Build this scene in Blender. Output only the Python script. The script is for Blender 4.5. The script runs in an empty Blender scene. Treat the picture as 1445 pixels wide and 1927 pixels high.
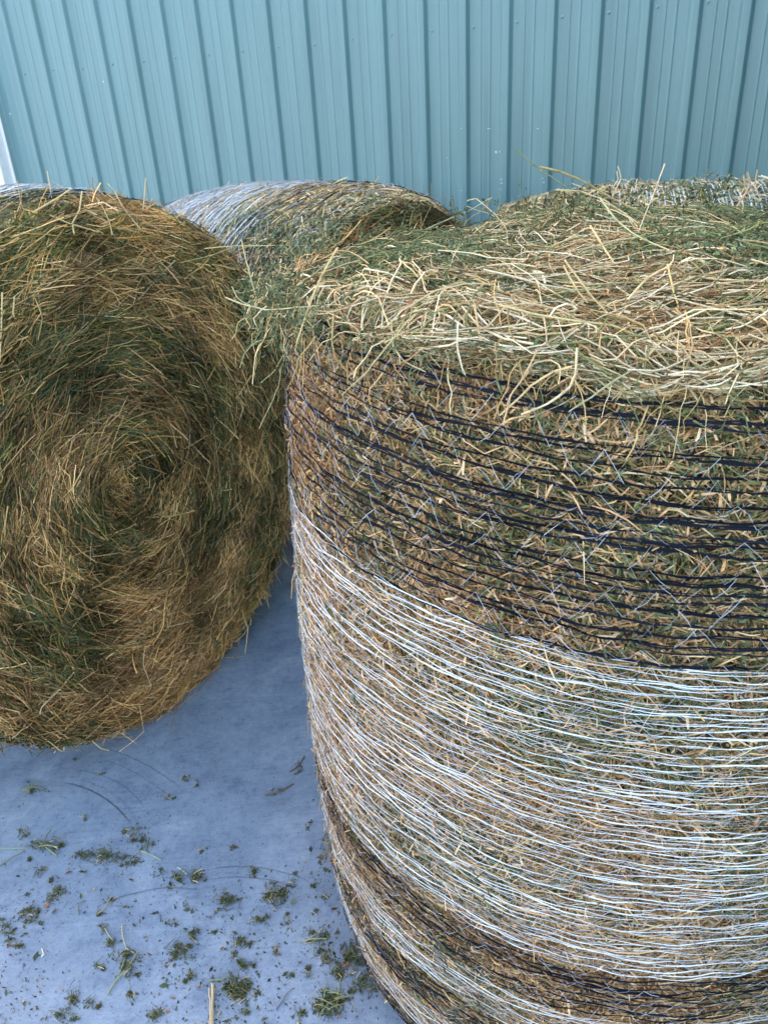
import bpy, math
import numpy as np
from mathutils import Matrix, Vector

rng = np.random.default_rng(11)
sc = bpy.context.scene
COL = sc.collection
PI = math.pi

# ------------------------------------------------------------------ camera (solved from the wall screws and ribs)
W0, H0, F = 1445.0, 1927.0, 1415.0
PITCH, ROLL = 0.46358803, -0.0614104
CP = np.array([0, 0, 1.5])
fw = np.array([0, math.cos(PITCH), -math.sin(PITCH)])
_r0 = np.array([1.0, 0, 0]); _u0 = np.cross(_r0, fw)
RT = _r0 * math.cos(ROLL) + _u0 * math.sin(ROLL)
UP = np.cross(RT, fw)
cam = bpy.data.cameras.new('camera')
cam.lens = F / H0 * 36.0
cam.sensor_width = 36.0
cam.clip_start = 0.02
cam.clip_end = 500
cam.dof.use_dof = True
cam.dof.focus_distance = 1.05
cam.dof.aperture_fstop = cam.lens / 1000 / 0.0019
co = bpy.data.objects.new('camera', cam)
COL.objects.link(co)
m = Matrix.Identity(4)
for i in range(3):
    m[i][0] = RT[i]; m[i][1] = UP[i]; m[i][2] = -fw[i]; m[i][3] = CP[i]
co.matrix_world = m
sc.camera = co


def ray(px, py):
    return fw + RT * (px - W0 / 2) / F - UP * (py - H0 / 2) / F


def at(px, py, Y):
    """world point seen at a photo pixel, Y metres ahead on the ground"""
    d = ray(px, py)
    return CP + d * (Y / d[1])


def floor_at(px, py):
    d = ray(px, py)
    return CP + d * (-CP[2] / d[2])


# ------------------------------------------------------------------ materials
def newmat(name):
    mt = bpy.data.materials.new(name)
    mt.use_nodes = True
    nt = mt.node_tree
    return mt, nt, nt.nodes['Principled BSDF']


def link(nt, a, b):
    nt.links.new(a, b)


def noise(nt, scale, detail=4, rough=0.55, vec=None):
    n = nt.nodes.new('ShaderNodeTexNoise')
    n.inputs['Scale'].default_value = scale
    n.inputs['Detail'].default_value = detail
    n.inputs['Roughness'].default_value = rough
    if vec is not None:
        link(nt, vec, n.inputs['Vector'])
    return n


def ramp(nt, fac, stops):
    r = nt.nodes.new('ShaderNodeValToRGB')
    e = r.color_ramp.elements
    while len(e) < len(stops):
        e.new(0.5)
    for k, (p, c) in enumerate(stops):
        e[k].position = p
        e[k].color = (*c, 1)
    link(nt, fac, r.inputs['Fac'])
    return r


def strand_mat(name, rough, transl, vary=0.35, spec=0.3):
    """hay: every strand carries its own dye in the attribute 'tint'"""
    mt, nt, b = newmat(name)
    a = nt.nodes.new('ShaderNodeAttribute'); a.attribute_name = 'tint'
    g = nt.nodes.new('ShaderNodeTexCoord')
    n = noise(nt, 260, 2, 0.6, g.outputs['Object'])
    mr = nt.nodes.new('ShaderNodeMapRange')
    mr.inputs['To Min'].default_value = 1 - vary; mr.inputs['To Max'].default_value = 1 + vary
    link(nt, n.outputs['Fac'], mr.inputs['Value'])
    mx = nt.nodes.new('ShaderNodeVectorMath'); mx.operation = 'SCALE'
    link(nt, a.outputs['Color'], mx.inputs[0]); link(nt, mr.outputs['Result'], mx.inputs['Scale'])
    link(nt, mx.outputs['Vector'], b.inputs['Base Color'])
    b.inputs['Roughness'].default_value = rough
    b.inputs['Specular IOR Level'].default_value = spec
    if transl > 0:
        t = nt.nodes.new('ShaderNodeBsdfTranslucent')
        link(nt, mx.outputs['Vector'], t.inputs['Color'])
        ms = nt.nodes.new('ShaderNodeMixShader'); ms.inputs['Fac'].default_value = transl
        link(nt, b.outputs['BSDF'], ms.inputs[1]); link(nt, t.outputs['BSDF'], ms.inputs[2])
        link(nt, ms.outputs['Shader'], nt.nodes['Material Output'].inputs['Surface'])
    return mt


M_HAY = strand_mat('hay_strands', 0.65, 0.10, 0.38, 0.18)
M_LEAF = strand_mat('hay_leaves', 0.75, 0.15, 0.35, 0.15)
M_WHITE = strand_mat('white_net_tape', 0.4, 0.15, 0.06, 0.5)
M_BLACK = strand_mat('black_net_tape', 0.6, 0.0, 0.3, 0.06)

# matted hay under the loose strands, coloured darker to deepen shade in gaps
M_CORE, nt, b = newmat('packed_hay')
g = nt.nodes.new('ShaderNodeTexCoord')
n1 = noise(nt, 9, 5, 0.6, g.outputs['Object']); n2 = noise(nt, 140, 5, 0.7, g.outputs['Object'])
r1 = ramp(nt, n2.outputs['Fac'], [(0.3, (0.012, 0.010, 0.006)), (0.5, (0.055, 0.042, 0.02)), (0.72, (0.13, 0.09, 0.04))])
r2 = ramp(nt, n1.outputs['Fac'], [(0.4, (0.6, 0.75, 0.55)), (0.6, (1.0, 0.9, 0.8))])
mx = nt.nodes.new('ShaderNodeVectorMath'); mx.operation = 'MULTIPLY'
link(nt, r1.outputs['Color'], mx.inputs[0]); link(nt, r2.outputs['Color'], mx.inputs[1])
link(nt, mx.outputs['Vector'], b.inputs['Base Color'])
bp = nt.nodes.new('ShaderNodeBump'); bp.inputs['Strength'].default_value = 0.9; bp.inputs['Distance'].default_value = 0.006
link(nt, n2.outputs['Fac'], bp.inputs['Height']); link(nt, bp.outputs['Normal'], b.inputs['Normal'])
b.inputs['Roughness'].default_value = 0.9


# ------------------------------------------------------------------ object helpers
def tag(o, label=None, cat=None, group=None, kind=None):
    if label: o['label'] = label
    if cat: o['category'] = cat
    if group: o['group'] = group
    if kind: o['kind'] = kind
    return o


def empty(name, loc, label, cat, group=None):
    o = bpy.data.objects.new(name, None)
    o.location = Vector(loc); o.empty_display_size = 0.1
    COL.objects.link(o)
    return tag(o, label, cat, group)


def mesh_obj(name, V, Q, mat, parent=None, tint=None, smooth=True, mats=None, midx=None):
    """V (n,3) world coordinates; Q (f,3|4) faces, or a list of such arrays"""
    V = np.asarray(V, np.float32)
    if not isinstance(Q, list):
        Q = [Q]
    Q = [np.asarray(q, np.int32) for q in Q if len(q)]
    off = Vector((0, 0, 0))
    if parent is not None:
        off = parent.location
        V = V - np.array(off, np.float32)
    me = bpy.data.meshes.new(name)
    nl = sum(q.size for q in Q); nf = sum(len(q) for q in Q)
    me.vertices.add(len(V)); me.vertices.foreach_set('co', V.ravel())
    me.loops.add(nl); me.loops.foreach_set('vertex_index', np.concatenate([q.ravel() for q in Q]))
    me.polygons.add(nf)
    tot = np.concatenate([np.full(len(q), q.shape[1], np.int32) for q in Q])
    me.polygons.foreach_set('loop_start', np.concatenate([[0], np.cumsum(tot)[:-1]]).astype(np.int32))
    me.polygons.foreach_set('use_smooth', np.full(nf, smooth))
    if tint is not None:
        at_ = me.attributes.new('tint', 'FLOAT_COLOR', 'POINT')
        c4 = np.ones((len(V), 4), np.float32); c4[:, :3] = tint
        at_.data.foreach_set('color', c4.ravel())
    for mm in (mats or [mat]):
        me.materials.append(mm)
    if midx is not None:
        me.polygons.foreach_set('material_index', np.asarray(midx, np.int32))
    me.update(calc_edges=True)
    me.validate()
    o = bpy.data.objects.new(name, me)
    COL.objects.link(o)
    if parent is not None:
        o.parent = parent
    return o


def unit(v):
    return v / (np.linalg.norm(v, axis=-1, keepdims=True) + 1e-12)


class Bag:
    """collects many strands, then links them as one mesh"""

    def __init__(s):
        s.V, s.Q, s.C, s.n = [], [], [], 0

    def _add(s, V, Q, C):
        s.V.append(V.reshape(-1, 3)); s.Q.append(Q + s.n); s.C.append(C.reshape(-1, 3)); s.n += V.size // 3

    def ribbon(s, P, w, col, side=None, taper=None):
        """P (N,K,3) centre lines, w (N,) widths, col (N,3)"""
        N, K, _ = P.shape
        T = unit(np.gradient(P, axis=1))
        if side is None:
            side = rng.normal(size=(N, 1, 3))
        S = unit(np.cross(T, np.broadcast_to(side, P.shape)))
        ww = w[:, None] * 0.5 * (np.ones(K) if taper is None else taper)[None]
        V = np.stack([P - S * ww[..., None], P + S * ww[..., None]], 2)
        i = (np.arange(N)[:, None] * K + np.arange(K - 1)[None]) * 2
        Q = np.stack([i, i + 1, i + 3, i + 2], -1).reshape(-1, 4)
        C = np.broadcast_to(col[:, None, None, :], V.shape)
        s._add(V, Q, C)

    def tube(s, P, w, col, sides=3, taper=None, flat=1.0):
        N, K, _ = P.shape
        T = unit(np.gradient(P, axis=1))
        a = rng.normal(size=(N, 1, 3))
        A = unit(np.cross(T, np.broadcast_to(a, P.shape))); B = np.cross(T, A)
        ww = w[:, None] * 0.5 * (np.ones(K) if taper is None else taper)[None]
        V = np.stack([P + ww[..., None] * (math.cos(2 * PI * k / sides) * A + flat * math.sin(2 * PI * k / sides) * B) for k in range(sides)], 2)
        base = (np.arange(N)[:, None] * K + np.arange(K - 1)[None]) * sides
        Q = [np.stack([base + k, base + (k + 1) % sides, base + sides + (k + 1) % sides, base + sides + k], -1).reshape(-1, 4) for k in range(sides)]
        C = np.broadcast_to(col[:, None, None, :], V.shape)
        s._add(V, np.concatenate(Q), C)

    def leaves(s, p, d, nrm, L, w, col):
        """folded pointed leaves: 6 vertices, 4 faces as quads+tris -> two quads"""
        N = len(p)
        d = unit(d); sd = unit(np.cross(d, nrm)); up = np.cross(sd, d)
        f = rng.uniform(-.1, .6, (N, 1)) * w[:, None]
        c = rng.uniform(-.3, .5, (N, 1)) * L[:, None]
        L1 = L[:, None]; w1 = w[:, None] * .5
        V = np.stack([p, p + d * L1 * .5 + sd * w1 + up * f, p + d * L1 + up * c, p + d * L1 * .5 - sd * w1 + up * f, p + d * L1 * .5], 1)
        i = np.arange(N) * 5
        Q = np.concatenate([np.stack([i, i + 1, i + 2, i + 4], -1), np.stack([i, i + 4, i + 2, i + 3], -1)])
        C = np.broadcast_to(col[:, None, :], V.shape)
        s._add(V, Q, C)

    def obj(s, name, mat, parent=None, smooth=True):
        return mesh_obj(name, np.concatenate(s.V), np.concatenate(s.Q), mat, parent, np.concatenate(s.C), smooth)


# low frequency field, about -1..1
class Field:
    def __init__(s, freq, n=7, seed=0):
        r = np.random.default_rng(seed)
        s.k = r.normal(size=(n, 3)) * freq; s.p = r.uniform(0, 6.3, n); s.n = n

    def __call__(s, p):
        return np.sin(p @ s.k.T + s.p).sum(-1) / math.sqrt(s.n) / 0.9


STRAW = np.array([[.50, .37, .17], [.42, .29, .12], [.58, .47, .26], [.36, .24, .10], [.64, .54, .34]])
BROWN = np.array([[.20, .115, .05], [.27, .16, .07], [.14, .08, .035], [.32, .20, .10], [.24, .13, .065]])
TAN = np.array([[.38, .235, .12], [.46, .295, .155], [.31, .18, .085], [.52, .36, .21], [.26, .145, .065]])
GREEN = np.array([[.10, .125, .05], [.15, .17, .07], [.065, .09, .04], [.20, .21, .09], [.12, .14, .075]])
LEAFG = np.array([[.05, .075, .035], [.075, .10, .05], [.035, .05, .028], [.10, .125, .07], [.13, .15, .09]])


def pick(N, pal, w):
    """colours drawn from several palettes with weights (N,len(pal)) or (len(pal),)"""
    w = np.broadcast_to(np.asarray(w, float), (N, len(pal)))
    c = np.cumsum(w / w.sum(1, keepdims=True), 1)
    k = (rng.random((N, 1)) > c).sum(1).clip(0, len(pal) - 1)
    out = np.zeros((N, 3))
    for j, p in enumerate(pal):
        mk = k == j; q = mk.sum()
        a = p[rng.integers(0, len(p), q)]; b_ = p[rng.integers(0, len(p), q)]
        out[mk] = a + (b_ - a) * rng.random((q, 1))
    return out * rng.uniform(.75, 1.2, (N, 1))


# ------------------------------------------------------------------ ground
M_FLOOR, nt, b = newmat('sealed_concrete')
g = nt.nodes.new('ShaderNodeTexCoord'); ov = g.outputs['Object']
n1 = noise(nt, 3.2, 7, 0.62, ov); n1.inputs['Distortion'].default_value = 1.2; n2 = noise(nt, 17, 7, 0.68, ov); n3 = noise(nt, 140, 4, 0.65, ov)
c1 = ramp(nt, n1.outputs['Fac'], [(0.36, (0.150, 0.208, 0.292)), (0.5, (0.190, 0.258, 0.350)), (0.62, (0.225, 0.295, 0.392))])
c2 = ramp(nt, n2.outputs['Fac'], [(0.30, (0.66, 0.70, 0.76)), (0.46, (.94, .95, .97)), (0.55, (1, 1, 1)), (0.7, (1.14, 1.12, 1.09))])
c3 = ramp(nt, n3.outputs['Fac'], [(0.30, (0.42, 0.44, 0.42)), (0.41, (1, 1, 1)), (0.64, (1, 1, 1)), (0.74, (1.28, 1.25, 1.2))])


def vmul(a, c):
    q = nt.nodes.new('ShaderNodeVectorMath'); q.operation = 'MULTIPLY'
    link(nt, a, q.inputs[0]); link(nt, c, q.inputs[1]); return q.outputs['Vector']


def math_n(op, a, v=None, v2=None):
    q = nt.nodes.new('ShaderNodeMath'); q.operation = op
    for k, x in enumerate((a, v, v2)):
        if x is None: continue
        if isinstance(x, (int, float)): q.inputs[k].default_value = x
        else: link(nt, x, q.inputs[k])
    return q.outputs[0]


n4 = noise(nt, 62, 6, 0.72, ov)
c4 = ramp(nt, n4.outputs['Fac'], [(0.33, (0.80, 0.81, 0.83)), (0.48, (1, 1, 1)), (0.66, (1.1, 1.09, 1.07))])
n5 = noise(nt, 420, 2, 0.5, ov)
c5 = ramp(nt, n5.outputs['Fac'], [(0.30, (0.72, 0.73, 0.74)), (0.45, (1, 1, 1)), (0.7, (1.08, 1.08, 1.07))])
colr = vmul(vmul(vmul(vmul(c1.outputs['Color'], c2.outputs['Color']), c3.outputs['Color']), c4.outputs['Color']), c5.outputs['Color'])
# brushed streaks, two directions
for ang, sx in ((0.75, 9.0), (2.5, 7.0)):
    mp = nt.nodes.new('ShaderNodeMapping'); link(nt, ov, mp.inputs['Vector'])
    mp.inputs['Rotation'].default_value = (0, 0, ang); mp.inputs['Scale'].default_value = (sx, 130, 1)
    ns = noise(nt, 1, 4, 0.6, mp.outputs['Vector'])
    rs = ramp(nt, ns.outputs['Fac'], [(0.30, (0.82, 0.84, 0.87)), (0.5, (1, 1, 1)), (0.72, (1.12, 1.11, 1.09))])
    mk_ = noise(nt, 4.5 + sx * .2, 3, .5, ov)
    mr_ = nt.nodes.new('ShaderNodeMapRange'); link(nt, mk_.outputs['Fac'], mr_.inputs['Value'])
    mr_.inputs['From Min'].default_value = .48; mr_.inputs['From Max'].default_value = .62
    mm_ = nt.nodes.new('ShaderNodeMix'); mm_.data_type = 'VECTOR'
    link(nt, mr_.outputs['Result'], mm_.inputs['Factor']); mm_.inputs[4].default_value = (1, 1, 1); link(nt, rs.outputs['Color'], mm_.inputs[5])
    colr = vmul(colr, mm_.outputs[1])
# float and trowel arcs left in the slab
sep = nt.nodes.new('ShaderNodeSeparateXYZ'); link(nt, ov, sep.inputs[0])
wob = math_n('MULTIPLY', math_n('SUBTRACT', n2.outputs['Fac'], 0.5), 0.012)
dark = None
for cx, cy, rad, wd, xm, xw, st in ((-1.155, .853, .836, .0018, -.71, .16, .34), (-1.155, .853, .80, .0016, -.70, .14, .24), (-1.014, 1.098, .419, .0022, -.79, .13, .6),
                                    (-.547, .851, .309, .0018, -.58, .13, .4), (-.411, .824, .382, .0016, -.34, .15, .42), (-.411, .824, .355, .0018, -.36, .13, .34),
                                    (-.972, 1.166, .391, .0018, -.77, .14, .28), (-.972, 1.166, .36, .003, -.75, .14, .12), (-.2, .55, .44, .002, -.45, .12, .14)):
    dx = math_n('SUBTRACT', sep.outputs[0], cx); dy = math_n('SUBTRACT', sep.outputs[1], cy)
    ds = math_n('SQRT', math_n('ADD', math_n('MULTIPLY', dx, dx), math_n('MULTIPLY', dy, dy)))
    e = math_n('ABSOLUTE', math_n('SUBTRACT', math_n('ADD', ds, wob), rad))
    q = nt.nodes.new('ShaderNodeMapRange'); q.interpolation_type = 'SMOOTHSTEP'
    link(nt, e, q.inputs['Value'])
    q.inputs['From Min'].default_value = wd * .4; q.inputs['From Max'].default_value = wd * 1.7
    q.inputs['To Min'].default_value = st; q.inputs['To Max'].default_value = 0
    mk = nt.nodes.new('ShaderNodeMapRange'); mk.interpolation_type = 'SMOOTHSTEP'
    link(nt, math_n('ABSOLUTE', math_n('SUBTRACT', sep.outputs[0], xm)), mk.inputs['Value'])
    mk.inputs['From Min'].default_value = xw * .5; mk.inputs['From Max'].default_value = xw
    mk.inputs['To Min'].default_value = 1; mk.inputs['To Max'].default_value = 0
    up_ = math_n('GREATER_THAN', dy, 0.02)
    v = math_n('MULTIPLY', math_n('MULTIPLY', q.outputs[0], mk.outputs[0]), up_)
    dark = v if dark is None else math_n('MAXIMUM', dark, v)
gain = math_n('SUBTRACT', 1.0, dark)
scl = nt.nodes.new('ShaderNodeVectorMath'); scl.operation = 'SCALE'
link(nt, colr, scl.inputs[0]); link(nt, gain, scl.inputs['Scale'])
link(nt, scl.outputs['Vector'], b.inputs['Base Color'])
b.inputs['Roughness'].default_value = 0.55
b.inputs['Specular IOR Level'].default_value = 0.35
bp = nt.nodes.new('ShaderNodeBump'); bp.inputs['Strength'].default_value = 0.25; bp.inputs['Distance'].default_value = 0.002
link(nt, n4.outputs['Fac'], bp.inputs['Height']); link(nt, bp.outputs['Normal'], b.inputs['Normal'])
S_ = 120.0
o = mesh_obj('concrete_ground', [(-S_, -S_, 0), (S_, -S_, 0), (S_, S_, 0), (-S_, S_, 0)], np.array([[0, 1, 2, 3]]), M_FLOOR, smooth=False)
tag(o, kind='structure')

# ------------------------------------------------------------------ metal shed wall
WYAW = -0.35958773
WT = np.array([math.cos(WYAW), math.sin(WYAW), 0]); WN = np.array([math.sin(WYAW), -math.cos(WYAW), 0])
W00 = np.array([-2.15433488, 5.71364615, 0]); PITCHW = 0.2286; ZS = 1.5 + 0.48506
WALL_H = 5.9

M_WALL, nt, b = newmat('painted_steel')
g = nt.nodes.new('ShaderNodeTexCoord'); ov = g.outputs['Object']
mp = nt.nodes.new('ShaderNodeMapping'); link(nt, ov, mp.inputs['Vector']); mp.inputs['Scale'].default_value = (14, 14, 0.6)
n1 = noise(nt, 1.2, 5, 0.6, mp.outputs['Vector']); n2 = noise(nt, 120, 3, 0.6, ov); n3 = noise(nt, 3.0, 3, 0.5, ov)
c1 = ramp(nt, n1.outputs['Fac'], [(0.28, (0.086, 0.178, 0.200)), (0.5, (0.106, 0.208, 0.230)), (0.72, (0.124, 0.234, 0.254))])
c2 = ramp(nt, n2.outputs['Fac'], [(0.25, (0.86, 0.87, 0.86)), (0.4, (1, 1, 1))])
link(nt, vmul(c1.outputs['Color'], c2.outputs['Color']), b.inputs['Base Color'])
rr = nt.nodes.new('ShaderNodeMapRange'); link(nt, n1.outputs['Fac'], rr.inputs['Value'])
rr.inputs['To Min'].default_value = 0.34; rr.inputs['To Max'].default_value = 0.5
link(nt, rr.outputs['Result'], b.inputs['Roughness'])
b.inputs['Specular IOR Level'].default_value = 0.5
bp = nt.nodes.new('ShaderNodeBump'); bp.inputs['Strength'].default_value = 0.12; bp.inputs['Distance'].default_value = 0.02
link(nt, n3.outputs['Fac'], bp.inputs['Height']); link(nt, bp.outputs['Normal'], b.inputs['Normal'])

shed = empty('metal_shed', W00 + WT * 2.0, 'blue green ribbed steel shed wall with a row of screws behind the bales', 'shed')
unit_prof = [(0, 0), (.0305, 0), (.033, .0002), (.0345, .0022), (.0415, .0022), (.043, .0002), (.0455, 0), (.0795, 0), (.082, .0002), (.0835, .0026), (.0915, .0026), (.093, .0002), (.0955, 0),
             (.1360, 0), (.1385, .0004), (.1410, .0022), (.1430, .0052), (.1535, .0200), (.1555, .0230), (.1580, .0247), (.1605, .025), (.1875, .025), (.1900, .0247), (.1925, .0230),
             (.1945, .0200), (.2050, .0052), (.2070, .0022), (.2095, .0004), (.2120, 0)]
prof = []
N0, N1 = -26, 24
for k in range(N0, N1):
    prof += [(k * PITCHW + s, d) for s, d in unit_prof]
prof.append((N1 * PITCHW, 0))
prof = np.array(prof)
fr = W00 + WT * prof[:, :1] + WN * prof[:, 1:]
V = np.concatenate([fr + [0, 0, .02], fr + [0, 0, WALL_H]])
k = np.arange(len(prof) - 1); n_ = len(prof)
Q = np.stack([k, k + 1, k + 1 + n_, k + n_], -1)
cl = mesh_obj('wall_cladding', V, Q, M_WALL, shed, smooth=True)
# building body behind the sheet: gives the shed depth and keeps the sun off the yard
def boxverts(c0, t, nrm, s0, s1, d0, d1, z0, z1):
    out = []
    for s in (s0, s1):
        for d in (d0, d1):
            for z in (z0, z1):
                out.append(c0 + t * s + nrm * d + np.array([0, 0, z]))
    return np.array(out)
BOXQ = np.array([[0, 1, 3, 2], [4, 6, 7, 5], [0, 4, 5, 1], [2, 3, 7, 6], [0, 2, 6, 4], [1, 5, 7, 3]])
mesh_obj('shed_body', boxverts(W00, WT, WN, N0 * PITCHW, N1 * PITCHW, -6.0, -.02, 0.0, WALL_H - .03), BOXQ, M_WALL, shed, smooth=False)
mesh_obj('roof_edge', boxverts(W00, WT, WN, N0 * PITCHW - .1, N1 * PITCHW + .1, -6.1, .08, WALL_H + .005, WALL_H + .12), BOXQ, M_WALL, shed, smooth=False)

# unseen box added on the right to block sky, so light comes from left
wc = W00 + WT * (N1 * PITCHW)
mesh_obj('added_sky_block', boxverts(wc, WT, WN, 0.0, 5.0, -5.9, 3.6, 0.0, WALL_H - .04), BOXQ, M_WALL, shed, smooth=False)
# screws: hexagon head on a washer
M_SCREW, nt, b = newmat('screw_paint')
b.inputs['Base Color'].default_value = (.16, .27, .29, 1); b.inputs['Metallic'].default_value = .35; b.inputs['Roughness'].default_value = .32
def screw_mesh(c):
    V = []; Q = []
    rings = [(.0085, 0.0), (.0085, .0012), (.0052, .002), (.0050, .0062), (.0036, .0078), (0.0008, .0084)]
    for r_, h in rings:
        for j in range(8):
            a = j * PI / 4
            V.append(c + WT * r_ * math.cos(a) + np.array([0, 0, r_ * math.sin(a)]) + WN * h)
    for q in range(len(rings) - 1):
        for j in range(8):
            Q.append((q * 8 + j, q * 8 + (j + 1) % 8, q * 8 + 8 + (j + 1) % 8, q * 8 + 8 + j))
    return np.array(V), np.array(Q)
zj = [0, .004, -.003, .002, 0, .003, -.002, 0, 0, -.004, .002, .003, 0, -.002, .001, .002, 0, .001, 0]
for k in range(-1, 21):
    if k == -1: continue
    V, Q = screw_mesh(W00 + WT * k * PITCHW + WN * .0004 + np.array([0, 0, ZS + (zj[k] if k < 19 else 0)]))
    mesh_obj('screw', V, Q, M_SCREW, shed, smooth=False)

# small white splashes on the sheet
M_SPLASH, nt, b = newmat('white_splash')
b.inputs['Base Color'].default_value = (.62, .66, .66, 1); b.inputs['Roughness'].default_value = .7
def wall_at(px, py, off=0.0):
    d = ray(px, py); t = ((W00 + WN * off - CP) @ WN) / (d @ WN); return CP + d * t
for px, py, rx, rz in ((933, 286, .010, .012), (941, 285, .006, .008), (944, 337, .006, .008), (945, 344, .009, .006), (943, 355, .006, .005), (841, 297, .006, .004),
                       (920, 242, .02, .0025), (870, 242, .010, .002), (1012, 242, .012, .002), (870, 358, .007, .004), (1188, 337, .007, .005), (1187, 346, .005, .008),
                       (1024, 343, .006, .008), (1022, 335, .005, .004), (1368, 333, .007, .004), (1367, 340, .006, .006), (200, 154, .014, .006), (20, 214, .008, .01)):
    c = wall_at(px, py)
    # seat the splash on whichever part of the profile is there
    s = ((c - W00) @ WT) % PITCHW
    d = np.interp(s, [p[0] for p in unit_prof] + [PITCHW], [p[1] for p in unit_prof] + [0])
    c = c + WN * (d + .0006)
    nn = 11; a = np.arange(nn) * 2 * PI / nn; jr = rng.uniform(.6, 1.15, nn)
    rim = c + WT * (rx * .55 * np.cos(a) * jr)[:, None] + np.array([0, 0, 1]) * (rz * .55 * np.sin(a) * jr)[:, None]
    V = np.concatenate([[c + WN * .0008], rim])
    Q = np.array([[0, 1 + j, 1 + (j + 1) % nn] for j in range(nn)])
    mesh_obj('white_splash', V, Q, M_SPLASH, shed)

# white post at the left end of the visible wall
M_POST, nt, b = newmat('white_steel')
g = nt.nodes.new('ShaderNodeTexCoord'); n1 = noise(nt, 6, 5, .6, g.outputs['Object'])
c1 = ramp(nt, n1.outputs['Fac'], [(.35, (.70, .71, .73)), (.6, (.80, .80, .81))])
link(nt, c1.outputs['Color'], b.inputs['Base Color']); b.inputs['Roughness'].default_value = .45
post = empty('door_post', W00 + WT * -.5, 'white steel door post standing against the left end of the shed wall', 'post')
ch = .006
cs = [(-.62, .022), (-.62, .120 - ch), (-.62 + ch, .120), (-.285 - ch, .120), (-.285, .120 - ch), (-.285, .022)]
bot = np.array([W00 + WT * s + WN * d for s, d in cs]); topv = bot + [0, 0, 3.4]
k = np.arange(5)
mesh_obj('post_shell', np.concatenate([bot, topv]), np.stack([k, k + 1, k + 7, k + 6], -1), M_POST, post, smooth=False)
lip = np.array([W00 + WT * s + WN * d for s, d in [(-.284, .0205), (-.284, .030), (-.266, .030), (-.266, .0205)]])
k = np.arange(3)
mesh_obj('seam_flange', np.concatenate([lip, lip + [0, 0, 3.4]]), np.stack([k, k + 1, k + 5, k + 4], -1), M_POST, post, smooth=False)


# ------------------------------------------------------------------ bale surfaces
class LyingBale:
    ex = 0.0
    ez = 0.0

    """axis horizontal; n = outward normal of the end that faces the yard"""

    def __init__(s, cx, cy, th, R, L, b, face_bulge, seed):
        s.c = np.array([cx, cy, R - .022]); s.R, s.L, s.b, s.fb = R, L, b, face_bulge
        s.n = np.array([math.sin(th), -math.cos(th), 0]); s.s = np.array([math.cos(th), math.sin(th), 0]); s.z = np.array([0, 0, 1.])
        s.f1 = Field(3.2, 8, seed); s.f2 = Field(11, 8, seed + 1)

    def rad(s, a):
        return s.R - s.b * np.abs(2 * a / s.L) ** 2.5

    def side(s, a, ph, h):
        """a along the axis (-L/2..L/2, + is the yard end), ph around (0 = top)"""
        r = s.rad(a)
        e = (s.s * np.sin(ph)[..., None] + s.z * np.cos(ph)[..., None])
        p = s.c + s.n * a[..., None] + e * r[..., None]
        bump = .008 * s.f1(p) + .004 * s.f2(p)
        p = p + e * (h + bump)[..., None]
        p[..., 2] = np.maximum(p[..., 2], .003)
        return p

    def face(s, r, ph, h, sign=1):
        """r from the axis, ph around"""
        rim = s.rad(np.array(s.L / 2))
        q = np.clip(r / rim, 0, 1.15)
        e = (s.s * np.sin(ph)[..., None] + s.z * np.cos(ph)[..., None])
        cyc = (r * 7.2 + ph / (2 * PI) + .22 * s.f1(np.stack([r * 1.2, np.cos(ph) * .5, np.sin(ph) * .5], -1))) % 1.0
        ledge = np.where(cyc < .8, cyc / .8, (1 - cyc) / .2)          # the coils lie like shallow steps
        dome = s.fb * (1 - q ** 3.0) + .034 * (ledge - .5) * np.clip(q * 2.5, 0, 1)
        p = s.c + s.n * sign * (s.L / 2) + e * r[..., None] + ((s.s * s.ex + s.z * s.ez) * (1 - np.clip(q, 0, 1) ** 2)[..., None] if sign > 0 else 0)
        bump = .008 * s.f1(p) + .005 * s.f2(p)
        p = p + s.n * sign * (dome + h + bump)[..., None]
        p[..., 2] = np.maximum(p[..., 2], .003)
        return p

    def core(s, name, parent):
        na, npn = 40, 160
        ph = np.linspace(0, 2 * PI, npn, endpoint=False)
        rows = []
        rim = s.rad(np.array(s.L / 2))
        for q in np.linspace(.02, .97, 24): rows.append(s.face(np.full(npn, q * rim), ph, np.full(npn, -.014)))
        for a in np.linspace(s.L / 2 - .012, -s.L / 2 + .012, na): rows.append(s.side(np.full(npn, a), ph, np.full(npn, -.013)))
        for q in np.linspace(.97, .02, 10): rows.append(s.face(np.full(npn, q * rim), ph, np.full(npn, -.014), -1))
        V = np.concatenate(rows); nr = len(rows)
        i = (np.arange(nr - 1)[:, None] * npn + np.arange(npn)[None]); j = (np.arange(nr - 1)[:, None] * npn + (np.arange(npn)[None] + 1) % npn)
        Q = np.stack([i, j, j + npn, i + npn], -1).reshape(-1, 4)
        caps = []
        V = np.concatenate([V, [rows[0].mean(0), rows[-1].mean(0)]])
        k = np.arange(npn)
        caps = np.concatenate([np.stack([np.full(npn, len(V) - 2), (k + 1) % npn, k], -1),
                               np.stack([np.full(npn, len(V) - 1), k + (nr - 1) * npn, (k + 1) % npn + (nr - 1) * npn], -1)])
        return mesh_obj(name, V, [Q, caps], M_CORE, parent)


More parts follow.
